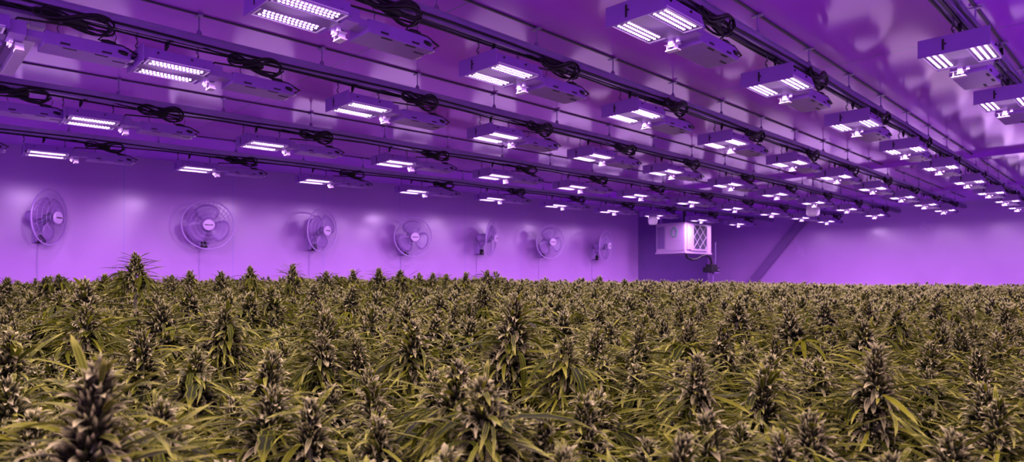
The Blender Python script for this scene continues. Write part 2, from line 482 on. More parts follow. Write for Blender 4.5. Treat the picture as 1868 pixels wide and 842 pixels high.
# ------------------------------------------------------------------ rails and cables over each row
def make_rail(row):
    ss, (ta, tb), nh = ROWS[row]
    s0, s1 = S0 + .1, (12.3 if row < 6 else 12.3)
    root = empty('light_rail', (0, 0, 0))
    a, b = P(s0, ta + tb * (s0 - 1)), P(s1, ta + tb * (s1 - 1))
    L = (b - a).length
    X = Matrix.Translation(Vector((a.x, a.y, ZC + 1.0 * U))) @ Matrix.Rotation(math.atan(tb), 4, 'Z')
    z0, z1 = .158, .222
    m = MB()
    m.box(-.022, .022, 0, L, z1 - .004, z1, X=X)
    m.box(-.024, -.020, 0, L, z0, z1, X=X); m.box(.020, .024, 0, L, z0, z1, X=X)
    m.box(-.020, -.010, 0, L, z0, z0 + .003, X=X); m.box(.010, .020, 0, L, z0, z0 + .003, X=X)
    m.box(-.034, -.024, 0, L, z1 - .012, z1 - .009, X=X); m.box(.024, .034, 0, L, z1 - .012, z1 - .009, X=X)
    m.build('channel', M['rail'], root)
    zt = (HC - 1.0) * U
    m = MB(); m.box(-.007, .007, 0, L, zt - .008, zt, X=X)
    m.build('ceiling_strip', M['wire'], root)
    n = int(L / .72)
    for i in range(n):
        y = .35 + i * .72
        m = MB()
        m.tube([(0, y, z1), (0, y, zt - .008)], .0042, 6, X=X)
        m.tube([(0, y, z1), (0, y, z1 + .025), (0, y, z1 + .032)], [.016, .012, .005], 8, X=X)
        m.box(-.03, .03, y - .012, y + .012, zt - .016, zt - .008, X=X)
        m.build('hanger_rod', M['rail'], root)
    tag(root, f'long lilac steel rail carrying {ROWNAME[row]}', 'rail', 'steel light rails under the ceiling')
    # cables strapped along the rail
    rng = random.Random(row)
    root = empty('power_cable', (0, 0, 0))
    for q, (xo, zo, r) in enumerate(((-.030, .168, .0075), (.031, .180, .006), (.004, .150, .006))):
        m = MB(); p = []
        nn = int(L / .15)
        for i in range(nn + 1):
            y = L * i / nn
            sag = .012 * (math.sin(y * 3.1 + q * 2 + row) * .5 + .5) if q != 2 else .010 * (math.sin(y * 5.2 + row) * .5 + .5)
            p.append((xo + rng.uniform(-.003, .003), y, zo - sag))
        m.tube(p, r, 5, X=X)
        m.build('cable', M['black'], root, smooth=True)
    tag(root, f'black power cables along the rail of {ROWNAME[row]}', 'cable', 'black cables along the rails')
for row in range(1, 9): make_rail(row)

# ------------------------------------------------------------------ wall fans
def fan(i, u_mount, u_c, v_c, phi, label):
    sm, tm = on_wall(u_mount)
    w = P(sm, tm); wn = Vector((1, .08, 0)).normalized()      # into the room (normal of the leaning wall)
    wt = Vector((-wn.y, wn.x, 0))
    # head centre: in front of the mount, on the column u_c
    s1, t1 = on_wall(u_c, .30)
    z = depth(s1, t1); h = (HY - v_c) / FPX * z
    c = P(s1, t1, h)
    tocam = Vector((-c.x, -c.y, 0)).normalized()
    f = Matrix.Rotation(math.radians(phi), 3, 'Z') @ tocam     # facing
    f = (f + Vector((0, 0, -.06))).normalized()
    right = f.cross(Vector((0, 0, 1))).normalized(); up = right.cross(f)
    X = Matrix(((right.x, f.x, up.x, c.x), (right.y, f.y, up.y, c.y), (right.z, f.z, up.z, c.z), (0, 0, 0, 1)))
    root = empty('wall_fan', (w.x, w.y, c.z - .12))
    inv = Matrix.Translation(-root.location)
    X = inv @ X
    B = Matrix(((wt.x, wn.x, 0, w.x), (wt.y, wn.y, 0, w.y), (0, 0, 1, c.z), (0, 0, 0, 1))); B = inv @ B   # x along wall, y out of wall
    R = .290
    # bracket
    m = MB()
    m.box(-.06, .06, .0, .02, -.26, -.02, X=B)
    m.box(-.045, .045, .02, .10, -.25, -.06, X=B, top=(.006, .006))
    head = X @ Vector((0, -.13, -.06)); col = B @ Vector((0, .07, -.09))
    m.tube([B @ Vector((0, .06, -.17)), col, (col + head) / 2 + Vector((0, 0, -.02)), head], [.04, .042, .036, .034], 10)
    m.build('bracket', M['fan'], root, bevel=.004)
    m = MB(); m.box(-.034, .038, .075, .125, -.265, -.175, X=B, top=(.004, .004))
    cb = m.build('control_box', M['black'], root, bevel=.003)
    m = MB(); m.box(-.005, .005, .125, .129, -.24, -.23, X=B); m.build('switch', M['cap'], cb)
    # motor
    m = MB(); m.lathe([(.0, -.235), (.035, -.235), (.058, -.215), (.064, -.17), (.066, -.09), (.06, -.065), (.045, -.05), (.0, -.05)], 20, X=X)
    mo = m.build('motor_housing', M['fan'], root, smooth=True)
    m = MB()
    for a in range(20):
        an = 2 * PI * a / 20
        q = Matrix.Rotation(an, 4, 'Y'); m.box(.062, .068, -.15, -.08, -.003, .003, X=X @ q)
    m.build('vent_slot', M['acgrey'], mo)
    m = MB(); m.lathe([(.0, -.05), (.075, -.05), (.075, -.03), (.0, -.03)], 20, X=X); m.lathe([(0, -.03), (.03, -.03), (.03, .03), (0, .03)], 14, X=X)
    m.build('hub', M['acgrey'], root)
    # blades
    for b in range(3):
        m = MB(); vs, fs = [], []
        nr, na = 7, 7
        for ir in range(nr):
            rr = .04 + (.245 - .04) * ir / (nr - 1)
            half = .32 + .55 * math.sin(PI * min(1, .25 + .6 * ir / (nr - 1)))
            for ia in range(na):
                q = ia / (na - 1) * 2 - 1
                an = 2 * PI * b / 3 + .5 + i + q * half
                yy = -.005 + q * .028 * (1 - .3 * ir / nr)
                rad = rr * (1 - .06 * q * q * (ir == nr - 1))
                vs.append(X @ Vector((rad * math.cos(an), yy, rad * math.sin(an))))
        for ir in range(nr - 1):
            for ia in range(na - 1):
                k = ir * na + ia; fs.append((k, k + 1, k + na + 1, k + na))
        m.add(vs, fs)
        o = m.build('fan_blade', M['blade'], root, smooth=True)
        sd = o.modifiers.new('thick', 'SOLIDIFY'); sd.thickness = .003
    # cage
    m = MB()
    circ = lambda r, y, n=56: [(r * math.cos(2 * PI * k / n), y, r * math.sin(2 * PI * k / n)) for k in range(n)]
    m.tube(circ(R, .0), .0085, 7, closed=True, X=X)
    rim = m.build('cage_rim', M['fancage'], root, smooth=True)
    for nm, sg, dep in (('front_grille', 1, .075), ('rear_grille', -1, .06)):
        m = MB()
        prof = lambda r: sg * dep * (1 - (r / R) ** 2.4)
        for r in (.10, .15, .20, .245): m.tube(circ(r, prof(r), 40), .0026 if r in (.15,) else .0018, 4, closed=True, X=X)
        nw = 36
        for k in range(nw):
            an = 2 * PI * k / nw
            p = []
            for r in (.055, .10, .16, .22, R):
                a2 = an + (R - r) * 1.2
                p.append((r * math.cos(a2), prof(r), r * math.sin(a2)))
            m.tube(p, .0012, 3, X=X)
        m.build(nm, M['fancage'], root, smooth=True)
    m = MB(); m.lathe([(.0, .072), (.066, .072), (.068, .082), (.062, .094), (.0, .097)], 26, X=X)
    cap = m.build('hub_cap', M['cap'], root, smooth=False)
    m = MB()
    for k in range(9): m.box(-.045 + k * .0102, -.045 + k * .0102 + .0078, .0965, .0985, -.006, .006, X=X)
    m.build('badge', M['darkslot'], cap)
    m = MB(); p0 = B @ Vector((-.01, .05, -.25))
    m.tube([p0, p0 + Vector((0, 0, -.03)) + (B.to_3x3() @ Vector((0, -.03, 0))), B @ Vector((-.01, .006, -.33)), B @ Vector((-.01, .006, -1.0)), B @ Vector((-.01, .006, -1.5))], .0042, 5)
    m.build('power_cord', M['fan'], root)
    tag(root, label, 'fan', 'oscillating fans along the left wall')
FANS = [
    (70, 91, 396, 58, 'lilac wall fan turned to the right, first and largest from the left'),
    (365, 380, 410, 4, 'lilac wall fan facing straight out, second from the left'),
    (565, 588, 420, 50, 'lilac wall fan half turned right, third from the left'),
    (732, 754, 432, 18, 'lilac wall fan turned slightly right, fourth of the seven from the left'),
    (870, 896, 434, 74, 'lilac wall fan seen nearly edge-on, fifth from the left'),
    (983, 1004, 441, 34, 'lilac wall fan with round pale hub, sixth from the left'),
    (1080, 1105, 448, 66, 'small lilac wall fan nearly edge-on, last before the air conditioner'),
]
for i, a in enumerate(FANS): fan(i, *a)

# ------------------------------------------------------------------ air conditioner by the far corner
def air_conditioner():
    s0 = 9.9; t0 = 5.92                       # near right edge
    s1, t1 = 10.78, 6.50
    h0, h1 = .49, .985
    p = P(s0, t0, h0)
    root = empty('air_conditioner', p)
    w, d, h = (t1 - t0) * U, (s1 - s0) * U, (h1 - h0) * U      # local: x 0..-w left, y 0..d away
    m = MB(); m.box(-w, 0, 0, d, 0, h)
    body = m.build('body', M['acface'], root, bevel=.008)
    m = MB(); m.box(-w - .012, .012, -.012, d + .012, -.03, .0); m.box(-w - .006, .006, -.006, d + .006, h, h + .012)
    m.build('drip_tray', M['acface'], root, bevel=.004)
    m = MB(); x0, x1 = -w + .03, -w * .70
    m.box(x0, x1, -.006, .0, .07, h - .05)
    g = m.build('side_grille', M['acgrey'], root)
    m = MB()
    for k in range(9):
        z = .085 + k * (h - .15) / 9; m.box(x0 + .008, x1 - .008, -.011, -.006, z, z + .02)
    m.build('louvre', M['strip'], g)
    m = MB(); m.box(-w * .66, -.015, -.008, 0, .03, h - .03); m.box(-w * .5, -.09, -.010, -.008, h * .40, h * .43)
    fp = m.build('front_panel', M['acface'], root, bevel=.003)
    m = MB(); cx, cz = -w * .36, h * .68
    m.tube([(cx + .058 * math.cos(2 * PI * k / 32), -.010, cz + .085 * math.sin(2 * PI * k / 32)) for k in range(32)], .0075, 6, closed=True)
    m.tube([(cx - .03, -.011, cz + .075), (cx + .0, -.012, cz + .1), (cx + .02, -.011, cz + .082)], [.003, .008, .003], 6)
    m.build('ring_emblem', M['green'], fp)
    # filter on the right side face
    y0, y1 = d * .28, d * .80
    m = MB(); m.box(0, .006, y0, y1, .06, h - .03)
    fl = m.build('filter', M['filter'], root)
    m = MB()
    m.box(0, .024, y0 - .22, y0, .05, h - .02); m.box(0, .024, y1, y1 + .03, .03, h - .02); m.box(0, .03, y0 - .1, y1 + .03, .03, .06); m.box(0, .024, y0, y1, h - .03, h - .015)
    m.build('filter_frame', M['acface'], root)
    m = MB(); L, H = y1 - y0, h - .09
    def clip(a, b):
        (ya, za), (yb, zb) = a, b
        n = 40; q = [(ya + (yb - ya) * k / n, za + (zb - za) * k / n) for k in range(n + 1)]
        q = [x for x in q if y0 <= x[0] <= y1 and .06 <= x[1] <= h - .03]
        return (q[0], q[-1]) if len(q) > 2 else None
    for k in range(-4, 5):
        for sg in (1, -1):
            yc = y0 + L / 2 + k * L / 2.3
            c = clip((yc - sg * L * .55, .06 - .02), (yc + sg * L * .55, h))
            if c: m.tube([(.012, c[0][0], c[0][1]), (.012, c[1][0], c[1][1])], .0048, 5)
    m.build('lattice', M['white'], fl)
    # hangers up to the ceiling
    for x in (-w + .06, -.06):
        for y in (.08, d - .08):
            m = MB(); m.box(x - .02, x + .02, y - .02, y + .02, h, ZT - p.z); m.build('ceiling_strut', M['black'] if y < .5 and x > -.2 else M['housing'], root)
    # drain hose
    m = MB(); m.tube([(-.05, .12, -.02), (-.05, .14, -.10), (-.02, .26, -.145), (.0, .42, -.13), (.0, .6, -.07), (.0, .78, -.04), (.0, .92, -.08), (.0, .97, -.16), (.0, .98, -.22)], .020, 8)
    m.build('drain_hose', M['black'], root, smooth=True)
    tag(root, 'white box air conditioner with green ring emblem and lattice filter in the far corner', 'air conditioner')
    # condensate pump on its shelf
    q = p + Vector((0, .98, -.22))
    r2 = empty('condensate_pump', q + Vector((0, 0, -.16)))
    m = MB(); m.box(-.10, .10, -.16, .14, 0, .10); m.build('tank', M['black'], r2, bevel=.006)
    m = MB(); m.box(-.07, .06, -.10, .12, .10, .16); m.build('motor_cover', M['black'], r2, bevel=.006)
    m = MB(); m.box(.101, .104, .08, .11, .03, .07); m.build('outlet', M['acgrey'], r2)
    m = MB(); m.tube([(0, .06, .0), (0, .06, -.5), (0, .06, -(q.z - .16))], .014, 6); m.box(-.1, .1, -.06, .14, -.012, 0); m.build('stand_post', M['housing'], r2)
    m = MB(); m.tube([(.0, -.12, .02), (.0, -.1, -.1), (.0, .0, -.2), (.02, .06, -.4)], .005, 5); m.tube([(.0, .14, .08), (.0, .16, .3), (.0, .16, .6)], .006, 5)
    m.build('tubing', M['acgrey'], r2)
    tag(r2, 'small black condensate pump below the right side of the air conditioner', 'pump')
air_conditioner()

# ------------------------------------------------------------------ return-air unit cut by the left frame edge
def cassette():
    s0, s1, t0, t1 = -.75, .53, 3.42, 4.36
    hb = 1.10
    p = P(s1, t0, hb); root = empty('ventilation_unit', p)
    w, d, h = (t1 - t0) * U, (s1 - s0) * U, (HC - hb) * U
    m = MB(); m.box(-w, 0, -d, 0, .03, h); m.build('body', M['housing'], root)
    m = MB()
    m.box(-w, 0, -.06, 0, -.015, .03); m.box(-w, -w + .06, -d, -.06, -.015, .03); m.box(-.06, 0, -d, -.06, -.015, .03); m.box(-w + .06, -.06, -d, -d + .06, -.015, .03)
    m.build('frame', M['white'], root, bevel=.004)
    m = MB(); m.box(-w + .06, -.06, -d + .06, -.06, .012, .02)
    g = m.build('grille', M['strip'], root)
    m = MB()
    nx, ny = 22, 34
    for i in range(nx):
        for j in range(ny):
            x = -w + .09 + i * (w - .18) / (nx - 1); y = -d + .09 + j * (d - .19) / (ny - 1)
            m.disc((x, y, .0105), .009, 6)
    m.build('perforation', M['darkslot'], g)
    tag(root, 'ceiling ventilation unit with perforated grille cut by the left frame edge', 'ventilation unit')
cassette()

# ------------------------------------------------------------------ two jar lights
def jar(u, v, z, size, label):
    s, t = ray_st(u, z); h = (HY - v) / FPX * z
    p = P(s, t, h); root = empty('jar_light', p)
    R = size / 2
    X = Matrix.Rotation(PI / 2, 4, 'X')       # lathe axis -> vertical
    m = MB(); m.lathe([(0, -R * 1.0), (R * .7, -R * .98), (R * .95, -R * .7), (R * 1.0, 0), (R * .95, R * .5), (R * .8, R * .7), (0, R * .7)], 24, X=X)
    m.build('globe', M['globe'], root, smooth=True)
    m = MB(); m.lathe([(0, R * .7), (R * .95, R * .7), (R * .95, R * .95), (R * 1.5, R * 1.0), (R * 1.5, R * 1.25), (0, R * 1.25)], 24, X=X)
    m.build('collar', M['housing'], root)
    m = MB(); m.tube([(0, 0, R * 1.2), (0, 0, ZT - p.z)], .012, 8); m.build('stem', M['housing'], root)
    tag(root, label, 'ceiling light', 'round jar lights under the ceiling')
jar(1483, 382, 9.3, .20, 'pale round jar light hanging between the far grow lights above the diagonal bar')
jar(1191, 401, 10.0, .155, 'small pale jar light just above the left end of the air conditioner')

# ------------------------------------------------------------------ dark purple bar slanting across the end wall
def strip():
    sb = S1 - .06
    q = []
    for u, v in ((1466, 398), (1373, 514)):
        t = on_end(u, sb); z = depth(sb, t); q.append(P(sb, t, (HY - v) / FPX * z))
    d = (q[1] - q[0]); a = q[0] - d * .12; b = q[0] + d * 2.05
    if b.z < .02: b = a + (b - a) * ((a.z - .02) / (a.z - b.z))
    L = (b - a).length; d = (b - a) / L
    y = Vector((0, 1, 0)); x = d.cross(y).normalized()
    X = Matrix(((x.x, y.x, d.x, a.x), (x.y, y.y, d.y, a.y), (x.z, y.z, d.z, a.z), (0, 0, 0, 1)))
    root = empty('diagonal_bar', (0, 0, 0))
    m = MB(); m.box(-.085, .085, -.03, .03, 0, L, X=X); m.build('bar', M['strip'], root, bevel=.01)
    m = MB(); m.box(-.10, .10, .035, .062, -.02, .16, X=X); m.build('wall_plate', M['strip'], root)
    tag(root, 'slanting dark purple bar across the far end wall', 'strip')
strip()

# ------------------------------------------------------------------ plants: geometry in numpy
class G:
    """light mesh accumulator for leaves and bracts: quads and tris, uv per vertex, one material id per face"""
    def __init__(self): self.v, self.uv, self.f, self.m = [], [], [], []
    def blade(self, p, d, up, L, W, curl, n, mat, fold=.25, twist=0., serr=False):
        p = np.array(p, float); d = d / (np.linalg.norm(d) + 1e-9)
        side = np.cross(d, up); side /= (np.linalg.norm(side) + 1e-9)
        nn = np.cross(side, d)
        if twist:
            c, s = math.cos(twist), math.sin(twist); side, nn = side * c + nn * s, nn * c - side * s
        o = len(self.v); st = L / n
        for i in range(n + 1):
            q = i / n
            if i < n:
                w = W * .5 * (math.sin(PI * min(1, q * .86 + .1)) ** .8 + .04)
                if serr and i % 2 and 0 < i: w *= .72
                e = nn * (w * fold)
                self.v += [p - side * w + e, p.copy(), p + side * w + e]
                self.uv += [(0, q), (.5, q), (1, q)]
            else:
                self.v.append(p.copy()); self.uv.append((.5, 1))
            c = curl / n
            cs, sn = math.cos(c), math.sin(c)
            d, nn = d * cs - nn * sn, nn * cs + d * sn
            p = p + d * st
        for i in range(n - 1):
            a = o + 3 * i
            self.f += [(a, a + 1, a + 4, a + 3), (a + 1, a + 2, a + 5, a + 4)]; self.m += [mat, mat]
        a = o + 3 * (n - 1); t = o + 3 * n
        self.f += [(a, a + 1, t, t), (a + 1, a + 2, t, t)]; self.m += [mat, mat]
    def bract(self, p, d, L, W, mat, n=5, rings=((.0, .45), (.35, 1.), (.72, .55))):
        p = np.array(p, float); d = d / (np.linalg.norm(d) + 1e-9)
        a = np.array((0, 0, 1.)) if abs(d[2]) < .9 else np.array((1., 0, 0))
        x = np.cross(d, a); x /= np.linalg.norm(x); y = np.cross(d, x)
        o = len(self.v)
        for q, r in rings:
            for j in range(n):
                an = 2 * PI * j / n
                self.v.append(p + d * (L * q) + (x * math.cos(an) + y * math.sin(an)) * (W * .5 * r)); self.uv.append((.3, q))
        self.v.append(p + d * L); self.uv.append((.3, 1))
        k = len(rings)
        for i in range(k - 1):
            for j in range(n):
                j2 = (j + 1) % n
                self.f.append((o + i * n + j, o + i * n + j2, o + (i + 1) * n + j2, o + (i + 1) * n + j)); self.m.append(mat)
        t = o + k * n
        for j in range(n):
            self.f.append((o + (k - 1) * n + j, o + (k - 1) * n + (j + 1) % n, t, t)); self.m.append(mat)
    def stem(self, pts, r, mat, n=4):
        o = len(self.v)
        for i, p in enumerate(pts):
            for j in range(n):
                an = 2 * PI * j / n
                self.v.append(np.array(p, float) + np.array((math.cos(an) * r[i], math.sin(an) * r[i], 0))); self.uv.append((.3, .1))
        for i in range(len(pts) - 1):
            for j in range(n):
                j2 = (j + 1) % n
                self.f.append((o + i * n + j, o + i * n + j2, o + (i + 1) * n + j2, o + (i + 1) * n + j)); self.m.append(mat)
    def arrays(self):
        return np.array(self.v, np.float32), np.array(self.uv, np.float32), np.array(self.f, np.int32), np.array(self.m, np.int32)

PM = [M['calyx'], M['sugar'], M['fanleaf'], M['soil'], M['frost']]
def np_mesh(name, v, uv, f, m, mats, smooth=True):
    me = bpy.data.meshes.new(name)
    tri = f[:, 2] == f[:, 3]
    cnt = np.where(tri, 3, 4).astype(np.int32)
    start = np.concatenate(([0], np.cumsum(cnt)[:-1])).astype(np.int32)
    keep = np.ones(f.shape, bool); keep[tri, 3] = False
    loops = f[keep].astype(np.int32)
    me.vertices.add(len(v)); me.vertices.foreach_set('co', v.astype(np.float32).ravel())
    me.loops.add(len(loops)); me.loops.foreach_set('vertex_index', loops)
    me.polygons.add(len(f)); me.polygons.foreach_set('loop_start', start)
    try: me.polygons.foreach_set('loop_total', cnt)
    except Exception: pass
    for x in mats: me.materials.append(x)
    me.polygons.foreach_set('material_index', m.astype(np.int32))
    me.polygons.foreach_set('use_smooth', np.ones(len(f), bool))
    ul = me.uv_layers.new(name='UVMap'); ul.data.foreach_set('uv', uv[loops].astype(np.float32).ravel())
    me.update(calc_edges=True); me.validate()
    return me

def unit(az, el): return np.array((math.cos(az) * math.cos(el), math.sin(az) * math.cos(el), math.sin(el)))
GA = 2.39996

def cola_core(g, rng, L, R, nc, size, mat=0, sides=5):
    """bracts packed on a tapering spike whose tip is at the origin; knobbly in tiers"""
    for k in range(nc):
        q = (k + .5) / nc                         # 0 tip .. 1 bottom
        z = -L * q ** .8
        tier = .82 + .28 * math.sin(q * 26 + rng.uniform(-.3, .3))
        r = R * (.10 + .95 * min(1, q * 1.75)) * tier * (1 - .3 * max(0, q - .8) / .2)
        az = k * GA + rng.uniform(-.3, .3)
        el = (1.25 - .9 * min(1, q * 2.2)) + rng.uniform(-.3, .3)
        p = np.array((math.cos(az) * r * .72, math.sin(az) * r * .72, z))
        s = size * rng.uniform(.75, 1.3) * (.75 + .25 * min(1, q * 3))
        g.bract(p, unit(az, el), s * 2.0, s * .74, mat, sides, ((.0, .55), (.3, 1.), (.62, .5)) if sides > 4 else ((0, .6), (.4, 1.)))

def sugar(g, rng, L, R, n, seg, l0=.028, l1=.062, wid=.0075, mat=1):
    for k in range(n):
        q = (k + .5) / n
        z = -L * (q ** .85) * .97
        r = R * (.2 + .6 * min(1, q * 2.4))
        az = k * GA * 1.13 + rng.uniform(-.4, .4)
        el = 1.15 - 1.15 * min(1, q * 1.7) + rng.uniform(-.3, .3)
        ll = (l0 + (l1 - l0) * min(1, q * 1.6)) * rng.uniform(.7, 1.25)
        p = np.array((math.cos(az) * r, math.sin(az) * r, z))
        g.blade(p, unit(az, el), np.array((0, 0, 1.)) + unit(az, 0) * -.2, ll, wid * rng.uniform(.7, 1.3), rng.uniform(.2, 1.5), seg, mat, .35, rng.uniform(-.5, .5))

def crown(g, rng, L, R, n, seg, wid):
    """the thin longer leaves that spread from just under the tip all the way down"""
    for k in range(n):
        q = (k + .6) / n * .95 + .03; az = k * GA * 1.31 + rng.uniform(-.4, .4)
        ll = (.034 + .07 * min(1, q * 2.6)) * rng.uniform(.65, 1.2)
        el = .75 - .7 * min(1, q * 1.6) + rng.uniform(-.2, .3)
        g.blade((math.cos(az) * R * .4, math.sin(az) * R * .4, -L * q), unit(az, el), np.array((0, 0, 1.)), ll, wid * rng.uniform(.75, 1.25), rng.uniform(.2, 1.3), seg, 1, .35, rng.uniform(-.6, .6))

def bracts(g, rng, L, R, n, seg, l0, l1, wid):
    """short pale-edged pointed leaflets that stand out of the spike and hang at their tips, and the tuft of fine points on top"""
    for k in range(n):
        q = (k + .5) / n
        az = k * GA * 1.07 + rng.uniform(-.3, .3); r = R * (.12 + .85 * min(1, q * 1.55)) * .95
        el = 1.05 - 1.5 * min(1, q * 1.9) + rng.uniform(-.3, .3)
        g.blade((math.cos(az) * r, math.sin(az) * r, -L * q ** .85), unit(az, el), np.array((0, 0, 1.)) + unit(az, 0) * -.3, rng.uniform(l0, l1) * (.6 + .4 * min(1, q * 4)), wid * rng.uniform(.7, 1.2), rng.uniform(.3, 1.5), seg, 4, .4, rng.uniform(-.4, .4))
    for k in range(n // 5):
        az = k * GA; g.blade((0, 0, -.006), unit(az, rng.uniform(.5, 1.5)), np.array((0, 0, 1.)) + unit(az, 0) * -.5, rng.uniform(.009, .017), .0022, rng.uniform(-.5, .8), max(2, seg - 1), 4, .2)

def fan_leaf(g, rng, p, az, el, pet, size, fingers, seg, wid, mat=2):
    d = unit(az, el); p = np.array(p, float)
    e = p + d * pet
    g.blade(p, d, np.array((0, 0, 1.)), pet * 1.04, .0035, .1, 2, 3, 0)
    tilt = rng.uniform(-.35, .1)
    droop = rng.uniform(.5, 1.5)
    for k in range(fingers):
        a = (k - (fingers - 1) / 2) / max(1, (fingers - 1) / 2)
        ll = size * (1 - .48 * abs(a) ** 1.2) * rng.uniform(.9, 1.08)
        dd = unit(az + a * 1.25 + rng.uniform(-.08, .08), el * .4 + tilt * (1 - .3 * abs(a)))
        g.blade(e, dd, np.array((0, 0, 1.)), ll, wid * (1 - .25 * abs(a)), droop * rng.uniform(.6, 1.3), seg, mat, .3, rng.uniform(-.25, .25), seg >= 6)

STEM_R = .006
def stem_pts(rng, L):
    zz = [-.01, -L, -L - .3, -ZC - .3]
    return [(0, 0, z) for z in zz]

def make_proto(seed, level):
    """returns list of (part name, arrays) with the tip of the spike at the origin"""
    rng = random.Random(seed)
    L = rng.uniform(.13, .20); R = rng.uniform(.031, .039)
    parts = []
    if level == 'A':
        g = G(); cola_core(g, rng, L, R, 520, .0092); 
        # side buds under the main spike
        for k in range(4):
            az = k * GA + rng.uniform(-.4, .4); zz = -L * rng.uniform(.55, 1.0)
            h = G(); cola_core(h, rng, .055, .013, 60, .0078)
            off = np.array((math.cos(az) * .036, math.sin(az) * .036, zz))
            o = len(g.v); g.v += [v + off for v in h.v]; g.uv += h.uv; g.f += [tuple(i + o for i in f) for f in h.f]; g.m += h.m
        parts.append(('flower_spike', g, [M['calyx']]))
        g = G(); sugar(g, rng, L, R, 80, 5, .018, .05, .0048)
        crown(g, rng, L, R, 46, 6, .0056); bracts(g, rng, L, R, 170, 4, .017, .036, .0064)
        for k in range(46):                      # long narrow single leaves below and around
            az = rng.uniform(0, 2 * PI); q = rng.uniform(.25, 1.4)
            g.blade((math.cos(az) * R * .7, math.sin(az) * R * .7, -L * q), unit(az, rng.uniform(-.05, .75)), np.array((0, 0, 1.)), rng.uniform(.05, .11), rng.uniform(.0048, .0085), rng.uniform(.2, 1.5), 6, 1, .3, rng.uniform(-.5, .5))
        parts.append(('sugar_leaf_tuft', g, PM))
        for k in range(9):
            g = G(); q = .42 + .15 * k
            az = k * GA + rng.uniform(-.4, .4)
            fan_leaf(g, rng, (0, 0, -L * q), az, rng.uniform(-.1, .7), rng.uniform(.025, .06), rng.uniform(.07, .125), rng.choice((5, 5, 7)) if k > 2 else 3, 7, .0115)
            parts.append(('fan_leaf', g, PM))
        for k in range(2):                       # one or two broad arching blades
            g = G(); az = k * 2.6 + rng.uniform(0, 2); fan_leaf(g, rng, (0, 0, -L * rng.uniform(.3, .7)), az, rng.uniform(.5, .95), .02, rng.uniform(.10, .145), 3, 8, .021)
            parts.append(('fan_leaf', g, PM))
        g = G(); g.stem(stem_pts(rng, L), [.003, STEM_R, .008, .009], 3, 6)
        parts.append(('stem', g, PM))
    elif level == 'B':
        g = G(); cola_core(g, rng, L, R, 190, .0125, sides=5)
        parts.append(('flower_spike', g, [M['calyx']]))
        g = G(); sugar(g, rng, L, R, 40, 3, .018, .05, wid=.0056)
        crown(g, rng, L, R, 36, 4, .0062); bracts(g, rng, L, R, 92, 3, .018, .037, .0078)
        for k in range(28):
            az = rng.uniform(0, 2 * PI); q = rng.uniform(.25, 1.4)
            g.blade((math.cos(az) * R * .7, math.sin(az) * R * .7, -L * q), unit(az, rng.uniform(-.05, .75)), np.array((0, 0, 1.)), rng.uniform(.05, .11), rng.uniform(.0055, .009), rng.uniform(.2, 1.5), 4, 1, .3, rng.uniform(-.5, .5))
        for k in range(8):
            fan_leaf(g, rng, (0, 0, -L * (.42 + .15 * k)), k * GA + rng.uniform(-.4, .4), rng.uniform(-.1, .65), rng.uniform(.025, .06), rng.uniform(.07, .12), 5, 4, .012)
        parts.append(('foliage', g, PM))
        g = G(); g.stem(stem_pts(rng, L), [.003, STEM_R, .008, .009], 3, 4)
        parts.append(('stem', g, PM))
    elif level == 'C':
        g = G(); cola_core(g, rng, L, R * 1.05, 70, .020, sides=4)
        sugar(g, rng, L, R, 34, 2, .03, .065, .009)
        crown(g, rng, L, R, 22, 3, .0075); bracts(g, rng, L, R, 28, 2, .02, .036, .010)
        for k in range(20):
            az = rng.uniform(0, 2 * PI); q = rng.uniform(.1, 1.5)
            g.blade((0, 0, -L * q), unit(az, rng.uniform(-.05, .6)), np.array((0, 0, 1.)), rng.uniform(.07, .13), rng.uniform(.010, .015), rng.uniform(.2, 1.4), 3, 1 + k % 2, .3, rng.uniform(-.5, .5))
        g.stem(stem_pts(rng, L)[1:], [STEM_R, .008, .009], 3, 3)
        parts.append(('all', g, PM))
    else:
        g = G(); cola_core(g, rng, L * .8, R * 1.15, 18, .036, sides=4)
        sugar(g, rng, L, R, 10, 2, .035, .07, .014)
        for k in range(12):
            az = rng.uniform(0, 2 * PI); q = rng.uniform(.15, 1.2)
            g.blade((0, 0, -L * q), unit(az, rng.uniform(-.05, .5)), np.array((0, 0, 1.)), rng.uniform(.08, .16), rng.uniform(.018, .026), rng.uniform(.3, 1.4), 2, 2, .3, rng.uniform(-.5, .5))
        g.stem(stem_pts(rng, L)[1:], [STEM_R, .008, .009], 3, 3)
        parts.append(('all', g, PM))
    return parts

